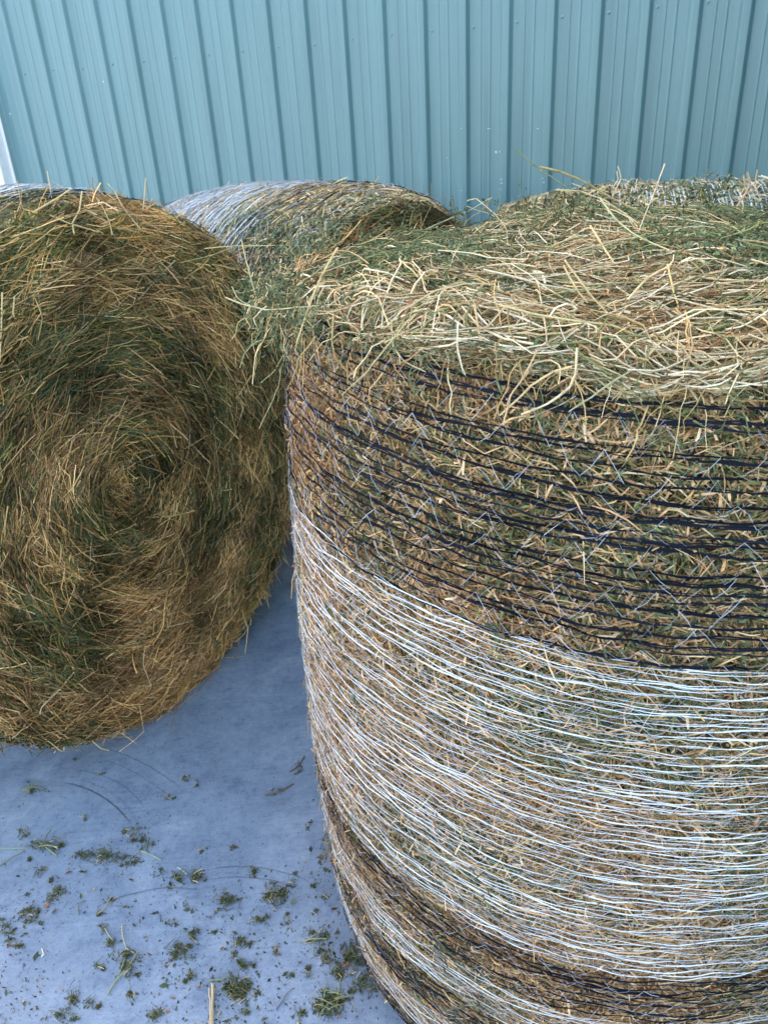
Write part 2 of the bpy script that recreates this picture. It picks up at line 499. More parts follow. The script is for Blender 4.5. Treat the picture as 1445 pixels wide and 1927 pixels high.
def param_strands(fn, q1, q2, dir1, dir2, L, K, lift0, lift1, bow, wig=0.0):
    """strands that hug a surface fn(q1,q2,h); dir in surface metres, q2 already an angle step"""
    t = np.linspace(-.5, .5, K)[None]
    a = q1[:, None] + dir1[:, None] * t * L[:, None]
    bq = q2[:, None] + dir2[:, None] * t * L[:, None]
    if wig:
        w_ = rng.normal(size=(len(q1), 1)) * wig
        a = a + w_ * (t ** 2 - .1) * 4 * L[:, None]
    u = (t + .5)
    h = lift0[:, None] * (1 - u) + lift1[:, None] * u + bow[:, None] * (1 - 4 * t ** 2)
    return fn(a, bq, h)


def net_wrap(parent, point, zlist, nseg, span, closed_w, white_w, black_w, name_suffix='', thread_w=.0006, lift=.004, wander=.004, nfil=(1, 3)):
    """point(z, ph, h) gives the surface; zlist = [(z, kind)] for each string."""
    ph = np.linspace(span[0], span[1], nseg)
    bw, bb, bt = Bag(), Bag(), Bag()
    curves = []
    for zc, kind in zlist:
        # slow wandering made of a few sines of the angle
        fr = rng.uniform(1.0, 7.5, 5); p0 = rng.uniform(0, 6.3, 5)
        dz = (np.sin(ph[:, None] * fr + p0) * rng.uniform(.2, 1, 5) * wander / 1.4).sum(1)
        hh = lift + .0014 * np.sin(ph * rng.uniform(8, 20) + rng.uniform(0, 6)) + .0016 * np.sin(ph * rng.uniform(25, 50) + rng.uniform(0, 6))
        curves.append((zc + dz, hh, kind))
        nf = rng.integers(nfil[0], nfil[1] + 1) if kind == 'black' else 1
        for f in range(nf):
            tw = 0 if nf == 1 else black_w * .55
            off = tw * np.sin(ph * rng.uniform(20, 55) + rng.uniform(0, 6)) + (f - (nf - 1) / 2) * tw * .5
            off = off + .0004 * np.sin(ph * rng.uniform(60, 120))
            P = point(zc + dz + off, ph, hh + rng.uniform(0, .0015))
            C_ = np.array([[.54, .605, .645]]) * rng.uniform(.9, 1.1) if kind == 'white' else np.array([[.0035, .005, .010]]) * rng.uniform(.7, 1.8)
            w = np.array([(white_w if kind == 'white' else black_w) * rng.uniform(.65, 1.15)])
            e = unit(point(zc + dz, ph, hh + .01) - point(zc + dz, ph, hh))[None]
            tp = 1 + .3 * np.sin(ph * rng.uniform(10, 26) + rng.uniform(0, 6)) + .18 * np.sin(ph * rng.uniform(40, 70) + rng.uniform(0, 6))
            wob_ = .5 * np.sin(ph * rng.uniform(6, 15) + rng.uniform(0, 6))[None, :, None]
            tdir = unit(np.gradient(P, axis=0))[None]
            nrm = unit(e + wob_ * np.cross(tdir, e))
            (bw if kind == 'white' else bb).ribbon(P[None], w, C_, side=nrm, taper=tp)
    # thin cross threads zig-zagging between neighbouring strings
    cs_ = sorted(range(len(curves)), key=lambda i: curves[i][0].mean())
    for a_, b_ in zip(cs_[:-1], cs_[2:]):
        za, ha, ka = curves[a_]; zb, hb, kb = curves[b_]
        if abs(za.mean() - zb.mean()) > .07: continue
        per = rng.uniform(.75, 1.35)
        i0 = rng.integers(0, 3); step = 2
        idx = np.arange(i0, nseg, step)
        if len(idx) < 4: continue
        up = np.arange(len(idx)) % 2 == 0
        jit = rng.normal(0, .0022, len(idx))
        zz = np.where(up, za[idx], zb[idx]) + jit
        hz = np.where(up, ha[idx], hb[idx]) + .0012
        # split in short two-point threads so that slack and breaks show
        p0 = point(zz[:-1], ph[idx[:-1]], hz[:-1]); 
        p1 = point(zz[1:], ph[idx[1:]], hz[1:])
        mid = point((zz[:-1] + zz[1:]) / 2 + rng.normal(0, .002, len(zz) - 1), (ph[idx[:-1]] + ph[idx[1:]]) / 2, (hz[:-1] + hz[1:]) / 2 + rng.uniform(.0, .005, len(zz) - 1))
        P = np.stack([p0, mid, p1], 1)
        P = P[rng.random(len(P)) < (.85 if ka == 'white' else .6)]
        wide = .5 if ka == 'white' else 1.0
        bt.ribbon(P, np.full(len(P), thread_w) * rng.uniform(.6, 1.5, len(P)), np.array([[.40, .46, .56]]) * rng.uniform(.6, 1.1, (len(P), 1)), )
    out = []
    if bb.V: out.append(bb.obj('black_net_strings', M_BLACK, parent))
    if bw.V: out.append(bw.obj('white_net_strings', M_WHITE, parent))
    if bt.V: out.append(bt.obj('net_threads', M_WHITE, parent))
    return out


# ================================================================== 1. the bale standing on end, front right
SX, SY, SR = .394, 1.158, .527
SH = 1.285
ZB = np.array([0, .05, .15, .35, .7, 1.0, 1.15, 1.24, 1.29, 1.34]); RB = np.array([-.024, -.003, .006, .012, .012, .000, -.009, -.014, -.026, -.05])
sf1, sf2, sf3 = Field(4, 8, 3), Field(14, 8, 4), Field(30, 8, 5)


def stand_side(z, ph, h, nb=1.0):
    """ph: plan angle; z height on the bale (before its slight slump)"""
    r = SR + np.interp(z, ZB, RB)
    e = np.stack([np.cos(ph), np.sin(ph), np.zeros_like(ph)], -1)
    x, y = SX + r * np.cos(ph), SY + r * np.sin(ph)
    p = np.stack([x, y, z], -1)
    bump = .006 * sf1(p) + .003 * sf2(p)
    p = p + e * (h + bump * nb)[..., None]
    p[..., 2] = z + (-.07 * (x - SX) + .055 * (y - SY)) * np.clip(z / 1.28, 0, 1)
    p[..., 2] = np.maximum(p[..., 2], .002)
    return p


def mound(r, ph):
    """height of the loose top above the bale's shoulder"""
    x, y = SX + r * np.cos(ph), SY + r * np.sin(ph)
    q = np.clip(r / SR, 0, 1.25)
    p = np.stack([x, y, np.zeros_like(x)], -1)
    base = 1.298 + .030 * (1 - q ** 4)
    base = base + -.010 * np.clip((y - SY) / SR, -.3, 1) + .012 * np.clip((x - SX) / SR, -1, 1) * q
    base = base - .018 * np.clip(-(x - SX) / SR - .35, 0, 1) - .010 * np.clip(-(y - SY) / SR, 0, 1)
    base = base + .011 * sf1(p * 1.6) + .007 * sf2(p)
    return base


def stand_top(r, ph, h):
    """r may run past the rim, where the loose hay droops over the side"""
    lim = SR - .028 + .012 * np.sin(ph * 9) * np.sin(ph * 23 + 1)
    over = .012 * np.tanh(np.clip(r - lim, 0, 1) / .02)
    rc = np.minimum(r, lim) + over * .45
    z = mound(np.minimum(rc, lim), ph) - over * .8
    x, y = SX + rc * np.cos(ph), SY + rc * np.sin(ph)
    p = np.stack([x, y, z], -1)
    e = np.stack([np.cos(ph), np.sin(ph), np.zeros_like(ph)], -1)
    k = np.clip(over / .03, 0, 1)[..., None]
    return p + (np.array([0, 0, 1.]) * (1 - k) + e * k) * h[..., None]


bale = empty('round_hay_bale', (SX, SY, 0), 'big bale standing on end in front, loose hay heaped on its top', 'hay bale', 'round hay bales')
# packed core
npn = 200; ph = np.linspace(0, 2 * PI, npn, endpoint=False)
rows = [stand_side(np.full(npn, z), ph, np.full(npn, -.012)) for z in np.linspace(.004, 1.27, 70)]
for q in np.linspace(1.0, .02, 24): rows.append(stand_top(np.full(npn, q * SR), ph, np.full(npn, -.02)))
V = np.concatenate(rows + [rows[-1].mean(0)[None]]); nr = len(rows)
i = (np.arange(nr - 1)[:, None] * npn + np.arange(npn)[None]); j = (np.arange(nr - 1)[:, None] * npn + (np.arange(npn)[None] + 1) % npn)
k = np.arange(npn)
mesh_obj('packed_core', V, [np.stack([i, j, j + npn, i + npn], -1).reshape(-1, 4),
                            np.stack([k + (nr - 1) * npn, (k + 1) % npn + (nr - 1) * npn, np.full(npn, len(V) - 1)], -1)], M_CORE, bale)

# hay showing through the net: short broken bits, brown leaves, some stems
side = Bag()
vis = (-3.5, .35)       # the arc that faces the yard gets most of the bits


def side_bits(N, span, long_frac):
    z = rng.uniform(.0, 1.29, N); p_ = rng.uniform(span[0], span[1], N)
    pos = stand_side(z, p_, np.zeros(N))
    gr = np.clip(.5 + .55 * sf1(pos * 1.3 + 5) + .35 * sf2(pos), 0, 1) ** 2.2
    lng = rng.random(N) < long_frac
    ang = np.where(lng, rng.normal(0, .55, N), rng.uniform(-PI, PI, N) * .75)
    L = np.where(lng, rng.uniform(.025, .085, N), rng.uniform(.005, .022, N))
    w = np.where(lng, rng.uniform(.0009, .0021, N), rng.uniform(.0010, .0034, N))
    h0 = rng.uniform(-.012, .002, N)
    d1 = np.sin(ang); d2 = np.cos(ang) / SR
    P = param_strands(stand_side, z, p_, d1, d2, L, 4, h0 + rng.normal(0, .003, N), h0 + rng.normal(0, .003, N) + (rng.random(N) < .06) * .012, rng.uniform(-.001, .004, N), .12)
    wts = np.stack([.52 - .25 * gr, .62 * (1 - gr) + .08, .02 + .26 * gr, .0 + .20 * gr], 1)
    wts[lng] = np.stack([.80 + .0 * gr[lng], .16 * (1 - gr[lng]), .05 + .28 * gr[lng], .0 * gr[lng]], 1)
    C_ = pick(N, [np.concatenate([STRAW, TAN * 1.25, TAN * 1.25]), np.concatenate([BROWN, TAN * 1.2, TAN]), GREEN, LEAFG], wts)
    tp = np.array([.6, 1, 1, .55])
    side.ribbon(P, w, C_, taper=tp)


side_bits(230000, vis, .22)
side_bits(22000, (.35, 2.78), .2)
side.obj('side_hay', M_HAY, bale, smooth=False)

# net
zl = []
for z0, z1, kind, gap in ((1.280, 1.10, 'black', .0128), (1.09, 1.0, 'black', .0118), (1.0, .482, 'white', .0060), (.474, .382, 'black', .0075), (.374, .288, 'white', .0060), (.280, .190, 'black', .0080), (.182, .10, 'white', .0060), (.092, .025, 'black', .009)):
    z = z0
    while z > z1:
        zl.append((z + rng.normal(0, gap * .22), kind)); z -= gap * rng.uniform(.78, 1.22)
net_wrap(bale, lambda z, ph, h: stand_side(z, ph, h, .45), zl, 320, (-PI, PI), True, .00135, .0022, lift=.0120, wander=.0024, thread_w=.00042, nfil=(1, 3))

# loose hay heaped on top
top = Bag()


def top_stems(N, K, Lr, wr, rmax, lift, dev, pal_w, tubes, rmin=0.0):
    r = np.sqrt(rng.uniform(rmin ** 2, 1, N)) * rmax; p_ = rng.uniform(0, 2 * PI, N)
    pos = stand_top(r, p_, np.zeros(N))
    gr = np.clip(.45 + .5 * sf1(pos * 1.5 + 9) + .3 * sf2(pos), 0, 1)
    ang = rng.normal(0, dev, N)
    L = rng.uniform(*Lr, N) ; w = rng.uniform(*wr, N)
    d1 = np.sin(ang); d2 = np.cos(ang) / np.maximum(r, .12)
    h = rng.uniform(-.012, lift, N)
    P = param_strands(stand_top, r, p_, d1, d2, L, K, h + rng.normal(0, .008, N), h + rng.normal(0, .008, N), rng.uniform(-.003, .010, N), .06 if tubes else .12)
    # small kinks
    P = P + rng.normal(0, .0008, P.shape) * (np.arange(K) > 0)[None, :, None]
    if tubes:                       # a sharp bend in some of the straws
        kb = rng.random(N) < .3; at_k = K // 2
        bend = rng.normal(0, 1, (N, 3)) * [1, 1, .5] * (L * .16)[:, None]
        wgt = np.abs(np.arange(K) - at_k) / at_k
        P = P + kb[:, None, None] * bend[:, None, :] * (1 - wgt)[None, :, None]
    wts = np.stack([pal_w[0] * (1.25 - gr), pal_w[1] * (1.2 - gr), pal_w[2] * (.3 + 1.2 * gr), pal_w[3] * (.3 + 1.2 * gr)], 1)
    C_ = pick(N, [STRAW * np.array([1.10, 1.18, 1.42]), BROWN, np.concatenate([GREEN, GREEN * 1.5]), LEAFG], wts)
    if tubes: top.tube(P, w, C_)
    else: top.ribbon(P, w, C_)


top_stems(30000, 5, (.015, .07), (.001, .0028), SR * 1.04, .010, 1.0, (.42, .12, .6, .7), False)
top_stems(13000, 5, (.03, .10), (.0009, .0019), SR * 1.045, .022, .8, (.42, .14, .72, .22), True)
top_stems(1700, 6, (.06, .18), (.0011, .0023), SR * 1.04, .028, .6, (.70, .06, .50, .0), True)
top_stems(420, 6, (.07, .18), (.0014, .0028), SR * 1.02, .030, .5, (.80, .05, .3, .0), True, .6)
top_stems(5200, 6, (.03, .12), (.0011, .0024), SR * 1.02, .034, 1.1, (.55, .15, .5, .1), True, .86)

leaf = Bag()


def top_leaves(N, rmin, rmax, lift, span=(0, 2 * PI), green=1.0):
    r = np.sqrt(rng.uniform(rmin ** 2, rmax ** 2, N)) * SR; p_ = rng.uniform(span[0], span[1], N)
    pos0 = stand_top(r, p_, np.zeros(N))
    gr = .45 + .6 * sf1(pos0 * 1.5 + 9) + .4 * sf2(pos0)
    keep = gr + rng.normal(0, .35, N) > .28
    r, p_ = r[keep], p_[keep]; N = len(r)
    pos = stand_top(r, p_, rng.uniform(-.012, lift, N))
    d = rng.normal(size=(N, 3)) * [1, 1, .7]
    leaf.leaves(pos, d, unit(rng.normal(size=(N, 3)) + [0, -.2, .8]), rng.uniform(.004, .011, N), rng.uniform(.002, .0046, N),
                pick(N, [LEAFG, GREEN, BROWN], (.55 * green, .40, .10)) * np.array([1.7, 1.75, 1.9]))


top_leaves(120000, 0, 1.03, .030)
top_leaves(9000, .93, 1.04, .022)
leaf.obj('loose_leaves', M_LEAF, bale)

# drooping green tuft over the left shoulder, and wisps hanging over the front
tuft = top; tl = Bag()


def sprig(bag, lbag, p0, p1, sag, w, col, leafy=0, leafcol=LEAFG, K=9, kink=.004):
    t = np.linspace(0, 1, K)[:, None]
    P = p0 * (1 - t) + p1 * t + np.array([0, 0, 1.0]) * sag * 4 * t * (1 - t)
    nz = rng.normal(0, kink, (K, 3)); nz[0] = 0
    nz = (nz + np.roll(nz, 1, 0)) * .5
    P = P + nz
    bag.tube(P[None], np.array([w]), np.array([col]), sides=5, taper=np.linspace(1.05, .6, K))
    if leafy:
        idx = rng.integers(1, K, leafy)
        base = P[idx] + rng.normal(0, .004, (leafy, 3))
        lbag.leaves(base, rng.normal(size=(leafy, 3)), rng.normal(size=(leafy, 3)), rng.uniform(.004, .012, leafy), rng.uniform(.0018, .0045, leafy), pick(leafy, [leafcol], (1,)) * 1.15)


cA = -2.75
for k in range(300):
    a_ = rng.normal(-2.88, .22); rr_ = SR + rng.uniform(-.03, .045)
    z_ = 1.318 + rng.uniform(-.03, .02) - .03 * max(0, abs(a_ + 2.8) - .3)
    p0 = np.array([SX + rr_ * math.cos(a_), SY + rr_ * math.sin(a_), z_])
    dr = np.array([math.cos(a_ + rng.normal(0, .9)), math.sin(a_ + rng.normal(0, .9)), 0])
    L_ = rng.uniform(.02, .065)
    p1 = p0 + dr * L_ * rng.uniform(.2, .7) + np.array([0, 0, -1]) * L_ * rng.uniform(-.2, 1.0)
    sprig(tuft, tl, p0, p1, rng.uniform(0, .012), rng.uniform(.0009, .002), pick(1, [GREEN, STRAW], (.6, .4))[0], rng.integers(1, 7), LEAFG, 7, .005)
N = 350
a_ = rng.normal(-2.92, .2, N); rr_ = SR + rng.normal(.012, .022, N); z_ = 1.315 + rng.normal(0, .022, N) - np.clip(rr_ - SR, 0, 1) * .5
tl.leaves(np.stack([SX + rr_ * np.cos(a_), SY + rr_ * np.sin(a_), z_], -1), rng.normal(size=(N, 3)), rng.normal(size=(N, 3)), rng.uniform(.004, .011, N), rng.uniform(.002, .0045, N), pick(N, [LEAFG, GREEN], (.75, .25)) * 1.1)
# wisps over the front lip
for k in range(210):
    a_ = rng.uniform(-2.6, -.9); rr_ = SR + rng.uniform(-.03, .015)
    p0 = stand_top(np.array([rr_]), np.array([a_]), np.array([rng.uniform(-.01, .02)]))[0]
    L_ = rng.uniform(.025, .085)
    tg = np.array([-math.sin(a_), math.cos(a_), 0]) * rng.normal(0, .8); od = np.array([math.cos(a_), math.sin(a_), 0]) * rng.uniform(.05, .5)
    dn = np.array([0, 0, -1]) * rng.uniform(-.1, .75)
    p1 = p0 + unit(tg + od + dn) * L_
    sprig(tuft, tl, p0, p1, rng.uniform(.0, .02), rng.uniform(.0008, .0022), pick(1, [STRAW, GREEN, BROWN], (.55, .33, .12))[0], rng.integers(0, 5), np.concatenate([LEAFG, BROWN]), 8, .0035)
# single long stalks seen against the wall and across the heap: (pixel, pixel, distance) polylines
HERO = [
    ([(970, 280, 1.10), (1005, 312, 1.12), (1060, 348, 1.14), (1120, 385, 1.15)], .0026, (.26, .30, .14)),
    ([(1015, 314, 1.02), (1050, 322, 1.03), (1095, 340, 1.05), (1160, 378, 1.06), (1230, 412, 1.05)], .0042, (.40, .33, .14)),
    ([(1046, 357, 1.10), (1090, 360, 1.10), (1140, 378, 1.08), (1200, 420, 1.04)], .0034, (.48, .43, .22)),
    ([(1250, 308, 1.02), (1235, 350, 1.01), (1215, 400, .99), (1200, 438, .97)], .0030, (.60, .50, .30)),
    ([(1162, 313, 1.12), (1168, 335, 1.12), (1158, 358, 1.12), (1150, 374, 1.12)], .0028, (.60, .52, .33)),
    ([(1160, 322, 1.13), (1162, 338, 1.13), (1154, 352, 1.13), (1152, 370, 1.13)], .0024, (.58, .52, .36)),
    ([(1198, 337, 1.14), (1192, 370, 1.13)], .0022, (.55, .48, .30)),
    ([(1424, 320, 1.06), (1420, 345, 1.06), (1422, 362, 1.05)], .0030, (.48, .34, .18)),
    ([(1405, 324, 1.08), (1410, 345, 1.08), (1398, 370, 1.07), (1385, 388, 1.06)], .0045, (.45, .34, .19)),
    ([(1398, 330, 1.08), (1400, 352, 1.08), (1388, 376, 1.07)], .0035, (.50, .38, .20)),
    ([(1388, 340, 1.08), (1398, 350, 1.08), (1410, 372, 1.07)], .0030, (.40, .28, .14)),
    ([(925, 372, 1.35), (880, 398, 1.30), (838, 415, 1.25), (800, 432, 1.2)], .0036, (.36, .38, .22)),
    ([(878, 378, 1.3), (896, 374, 1.3), (930, 402, 1.22), (952, 430, 1.16), (955, 460, 1.1)], .0026, (.55, .46, .24)),
    ([(385, 468, 1.10), (440, 463, 1.06), (520, 462, 1.02), (600, 462, 1.02)], .0018, (.33, .38, .16)),
    ([(440, 464, 1.06), (400, 480, 1.1), (340, 494, 1.14)], .0013, (.36, .36, .16)),
    ([(455, 452, .96), (462, 485, .95), (472, 520, .94), (480, 555, .93)], .0024, (.50, .43, .22)),
    ([(425, 560, .93), (455, 572, .92), (500, 583, .90), (545, 580, .88), (600, 575, .86)], .0026, (.50, .46, .26)),
    ([(437, 539, .93), (448, 562, .92), (470, 575, .91), (500, 584, .90)], .0018, (.48, .46, .24)),
    ([(636, 465, .86), (605, 520, .85), (585, 568, .845), (560, 640, .845), (556, 660, .85)], .0044, (.48, .38, .17)),
    ([(568, 635, .85), (566, 690, .855), (560, 720, .86)], .0024, (.52, .36, .13)),
    ([(573, 640, .85), (572, 690, .855), (570, 728, .86)], .0022, (.52, .36, .13)),
    ([(628, 590, .82), (625, 640, .82), (632, 675, .825), (655, 700, .83)], .0034, (.42, .30, .12)),
    ([(770, 600, .74), (725, 655, .755), (690, 700, .775), (645, 742, .80)], .0028, (.50, .45, .22)),
    ([(735, 600, .76), (740, 650, .765), (760, 680, .765), (800, 700, .75)], .0022, (.52, .48, .28)),
    ([(862, 605, .72), (860, 650, .71), (870, 695, .70), (875, 705, .70)], .0032, (.58, .54, .36)),
    ([(893, 575, .74), (900, 620, .73), (905, 642, .72)], .0034, (.52, .38, .18)),
    ([(820, 640, .75), (930, 580, .80), (1020, 570, .84), (1080, 560, .86)], .0030, (.56, .50, .28)),
    ([(940, 574, .72), (1000, 590, .71), (1080, 604, .70), (1150, 612, .70), (1200, 632, .69), (1260, 634, .69)], .0040, (.58, .47, .20)),
    ([(1060, 500, .78), (1085, 545, .76), (1105, 570, .75)], .0036, (.55, .44, .20)),
    ([(1062, 490, .79), (1110, 555, .76), (1145, 592, .74), (1165, 622, .73)], .0040, (.56, .45, .20)),
    ([(1180, 565, .74), (1215, 525, .78), (1262, 498, .80)], .0044, (.58, .48, .24)),
    ([(1255, 498, .80), (1265, 540, .77), (1276, 580, .75)], .0044, (.58, .46, .18)),
    ([(1110, 425, .92), (1132, 460, .89), (1155, 495, .86)], .0042, (.58, .45, .20)),
    ([(1128, 372, 1.0), (1160, 415, .97), (1200, 445, .94), (1260, 472, .9)], .0036, (.44, .46, .24)),
    ([(1270, 580, .74), (1295, 610, .72), (1305, 640, .71), (1317, 650, .705)], .0030, (.48, .34, .14)),
    ([(1085, 655, .68), (1083, 700, .665), (1070, 730, .66), (1030, 760, .655), (980, 780, .655)], .0042, (.58, .50, .28)),
    ([(1010, 660, .69), (985, 710, .675), (960, 745, .665), (947, 800, .66)], .0040, (.48, .34, .17)),
    ([(1195, 692, .66), (1150, 720, .655), (1100, 755, .65), (1070, 775, .65)], .0040, (.36, .36, .19)),
    ([(1130, 630, .68), (1128, 655, .67), (1140, 668, .67)], .0030, (.55, .40, .16)),
    ([(1232, 705, .66), (1240, 738, .655), (1262, 744, .655), (1278, 725, .66)], .0030, (.55, .40, .16)),
    ([(1075, 690, .67), (1040, 700, .672), (1000, 725, .675), (970, 755, .675), (940, 782, .68)], .0036, (.54, .42, .20)),
    ([(1330, 700, .66), (1380, 715, .655), (1445, 745, .65)], .0030, (.42, .42, .22)),
    ([(490, 720, .93), (515, 700, .92), (535, 665, .91), (545, 640, .90)], .0016, (.34, .38, .18)),
    ([(452, 692, .93), (460, 665, .92), (480, 645, .91), (495, 640, .90)], .0018, (.38, .40, .2)),
    ([(488, 807, .95), (510, 760, .94), (525, 725, .93), (530, 690, .92)], .0020, (.40, .40, .2)),
    ([(275, 335, 1.95), (273, 365, 1.93), (270, 395, 1.9)], .0034, (.42, .32, .18)),
]


def pline(pts, per=4):
    pts = np.array(pts, float); out = []
    n = len(pts)
    for a_ in range(n - 1):
        p0 = pts[max(a_ - 1, 0)]; p1 = pts[a_]; p2 = pts[a_ + 1]; p3 = pts[min(a_ + 2, n - 1)]
        for q in range(per):
            t = q / per
            out.append(.5 * (2 * p1 + (p2 - p0) * t + (2 * p0 - 5 * p1 + 4 * p2 - p3) * t * t + (3 * p1 - p0 - 3 * p2 + p3) * t ** 3) * .35 + .65 * (p1 * (1 - t) + p2 * t))
    out.append(pts[-1])
    return np.array(out)


for pts, w, col in HERO[:-1]:
    P = pline([at(*q) for q in pts], 4)
    P = P + rng.normal(0, .00018, P.shape); w = w * .64; col = np.array(col) * np.array([.86, .86, .95])
    b_ = Bag()
    b_.tube(P[None], np.array([w]), np.array([col]), sides=6, taper=np.linspace(1.1, .75, len(P)), flat=.7)
    # nodes on the stalk
    for q in range(4, len(P) - 2, 5):
        seg = P[q - 1:q + 2] * .5 + P[q] * .5
        b_.tube(seg[None], np.array([w * 1.22]), np.array([col]) * .7, sides=6, taper=np.array([.6, 1, .6]))
    b_.obj('long_stalk', M_HAY, bale)
top.obj('loose_hay_top', M_HAY, bale)
# leafy sprigs poking up at the back of the heap
for px, py, Y, n in ((1045, 395, 1.16, 26), (1075, 385, 1.17, 30), (1020, 405, 1.16, 16), (1320, 360, 1.08, 34), (1335, 372, 1.08, 26), (985, 375, 1.3, 8), (560, 470, 1.0, 30), (600, 455, 1.02, 26),
                     (1110, 392, 1.12, 24), (1180, 372, 1.12, 24), (1215, 372, 1.14, 22), (1270, 372, 1.12, 24), (680, 440, 1.1, 20), (760, 425, 1.15, 20), (870, 405, 1.2, 18), (940, 395, 1.25, 14)):
    p0 = at(px, py + 20, Y)
    for q in range(4):
        p1 = p0 + np.array([rng.normal(0, .02), rng.normal(0, .015), rng.uniform(.012, .042)])
        sprig(tl, tl, p0, p1, 0, .0014, pick(1, [GREEN, STRAW], (.7, .3))[0], n // 2, LEAFG, 6, .003)
tl.obj('leaf_tufts', M_LEAF, bale)


# ================================================================== lying bales
def lying(B, label, dens, strings, Nface, pale=1.0, tw=.0009, lift=.013, span_side=(-2.2, 2.2), detail=1.0, fuzz=400, tintf=None, nseg=160, ww=.0026):
    root = empty('round_hay_bale', (B.c[0], B.c[1], 0), label, 'hay bale', 'round hay bales')
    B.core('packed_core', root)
    rim = float(B.rad(np.array(B.L / 2)))
    f1, f2 = Field(3.5, 8, 21), Field(9, 8, 22)
    fbag = Bag()

    def stems(N, K, Lr, wr, lift, dev, straw, tube, gain=1.0):
        r = np.sqrt(rng.uniform(.0, 1.0, N)) * rim * 1.0; p_ = rng.uniform(-PI, PI, N)
        pos = B.face(r, p_, np.zeros(N))
        ringn = np.sin(2 * PI * (r * 7.2 + p_ / (2 * PI)) * .5 + 1.2 * f1(pos * .6))
        gr = np.clip(.40 + .34 * ringn + .36 * f1(pos * 1.2) + .30 * f2(pos), 0, 1)
        br = np.clip(.30 - .4 * f1(pos * .9 + 7) + .35 * f2(pos + 3), 0, 1)
        ang = rng.normal(0, dev, N)
        L = rng.uniform(*Lr, N); w = rng.uniform(*wr, N)
        d1 = np.sin(ang); d2 = np.cos(ang) / np.maximum(r, .1)
        L = np.minimum(L, np.maximum(r, .05) * 1.2 + .03)
        h = rng.uniform(-.012, lift, N)
        out = (rng.random(N) < .07)
        P = param_strands(B.face, r, p_, d1, d2, L, K, h + rng.normal(0, .006, N), h + rng.normal(0, .006, N) + out * rng.uniform(0, .05, N), rng.uniform(-.003, .008, N), .05)
        if K > 4:                      # stalks are stiff: flatten them toward their chord, bend some once
            tl_ = np.linspace(0, 1, K)[None, :, None]
            P = P * .35 + (P[:, :1] * (1 - tl_) + P[:, -1:] * tl_) * .65
            kb = rng.random(N) < .35
            bend = rng.normal(0, 1, (N, 3)) * (L * .13)[:, None]
            P = P + kb[:, None, None] * bend[:, None, :] * (1 - np.abs(np.arange(K) - K // 2) / (K // 2))[None, :, None]
        P = P + rng.normal(0, .0006, P.shape)
        P[..., 2] = np.maximum(P[..., 2], .003)
        wts = np.stack([straw * (1.15 - gr), 1.1 * br * (1.1 - gr) + .12, (.10 + .80 * gr) * (1.1 - straw * .4), np.maximum(1.0 - straw * .8, 0) * gr * .8], 1)
        C_ = pick(N, [STRAW * np.array([1.15, 1.0, .80]), np.concatenate([BROWN * 1.2, TAN * 1.2]), GREEN * np.array([1.1, .95, .72]), LEAFG * 1.25], wts)
        C_ = C_ * np.clip(.95 + .35 * f2(pos * 2.3) + .2 * f1(pos * 2), .4, 1.35)[:, None] * gain
        (fbag.tube if tube else fbag.ribbon)(P, w, C_)

    stems(int(Nface * .55), 4, (.012, .045), (.0012, .0036), .003, .9, .26, False, .80)
    stems(int(Nface * .27), 5, (.035, .12), (.0014, .0028), .014, .36, .50, False, .95)
    stems(int(Nface * .085), 6, (.05, .17), (.0014, .0028), .022, .42, 1.0, True, 1.2)
    fbag.obj('end_hay', M_HAY, root)
    nl_ = Nface // 3
    r = np.sqrt(rng.random(nl_)) * rim; p_ = rng.uniform(-PI, PI, nl_)
    pos = B.face(r, p_, rng.uniform(-.006, .016, nl_))
    kp = f1(pos * 1.6 + 4) + .6 * f2(pos * .9) + rng.normal(0, .3, nl_) > .25
    pos = pos[kp]; nl_ = len(pos); pos[:, 2] = np.maximum(pos[:, 2], .006)
    lfb = Bag()
    lfb.leaves(pos, rng.normal(size=(nl_, 3)), unit(rng.normal(size=(nl_, 3)) + B.n), rng.uniform(.006, .016, nl_), rng.uniform(.003, .006, nl_), pick(nl_, [LEAFG, GREEN, BROWN], (.5, .35, .15)) * 1.35)
    lfb.obj('end_leaves', M_LEAF, root)
    sb = Bag()

    def sbits(N, Lr, wr, straw, dev, up=.0):
        a = rng.uniform(-B.L / 2, B.L / 2, N); p_ = rng.uniform(span_side[0], span_side[1], N)
        pos = B.side(a, p_, np.zeros(N)); gr = np.clip(.45 + .6 * f1(pos) + .3 * f2(pos), 0, 1)
        ang = rng.normal(0, dev, N); L = rng.uniform(*Lr, N); w = rng.uniform(*wr, N); h = rng.uniform(-.014, .001, N)
        P = param_strands(B.side, a, p_, np.sin(ang), np.cos(ang) / B.R, L, 4, h + rng.normal(0, .004, N), h + rng.normal(0, .004, N) + (rng.random(N) < .08) * up, rng.uniform(-.001, .003, N), .1)
        wts = np.stack([straw * (1.1 - .5 * gr), .5 * (1 - gr), .15 + .6 * gr, .35 * gr], 1)
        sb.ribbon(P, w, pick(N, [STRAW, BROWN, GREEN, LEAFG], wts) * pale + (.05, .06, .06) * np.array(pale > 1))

    sbits(int(dens * .8), (.012, .05), (.002, .005), .45, 1.0, .012)
    sbits(int(dens * .3), (.04, .12), (.0016, .003), .8, .7, .02)
    sb.obj('side_hay', M_HAY, root)
    zl = []
    for a0, a1, kind, gap in strings:
        a = a0
        while a > a1:
            zl.append((a + rng.normal(0, gap * .2), kind)); a -= gap * rng.uniform(.7, 1.3)
    net_wrap(root, lambda z, ph, h: B.side(z, ph, h), zl, nseg, (-PI, PI), True, ww, .003, lift=lift, wander=.0022, thread_w=tw)
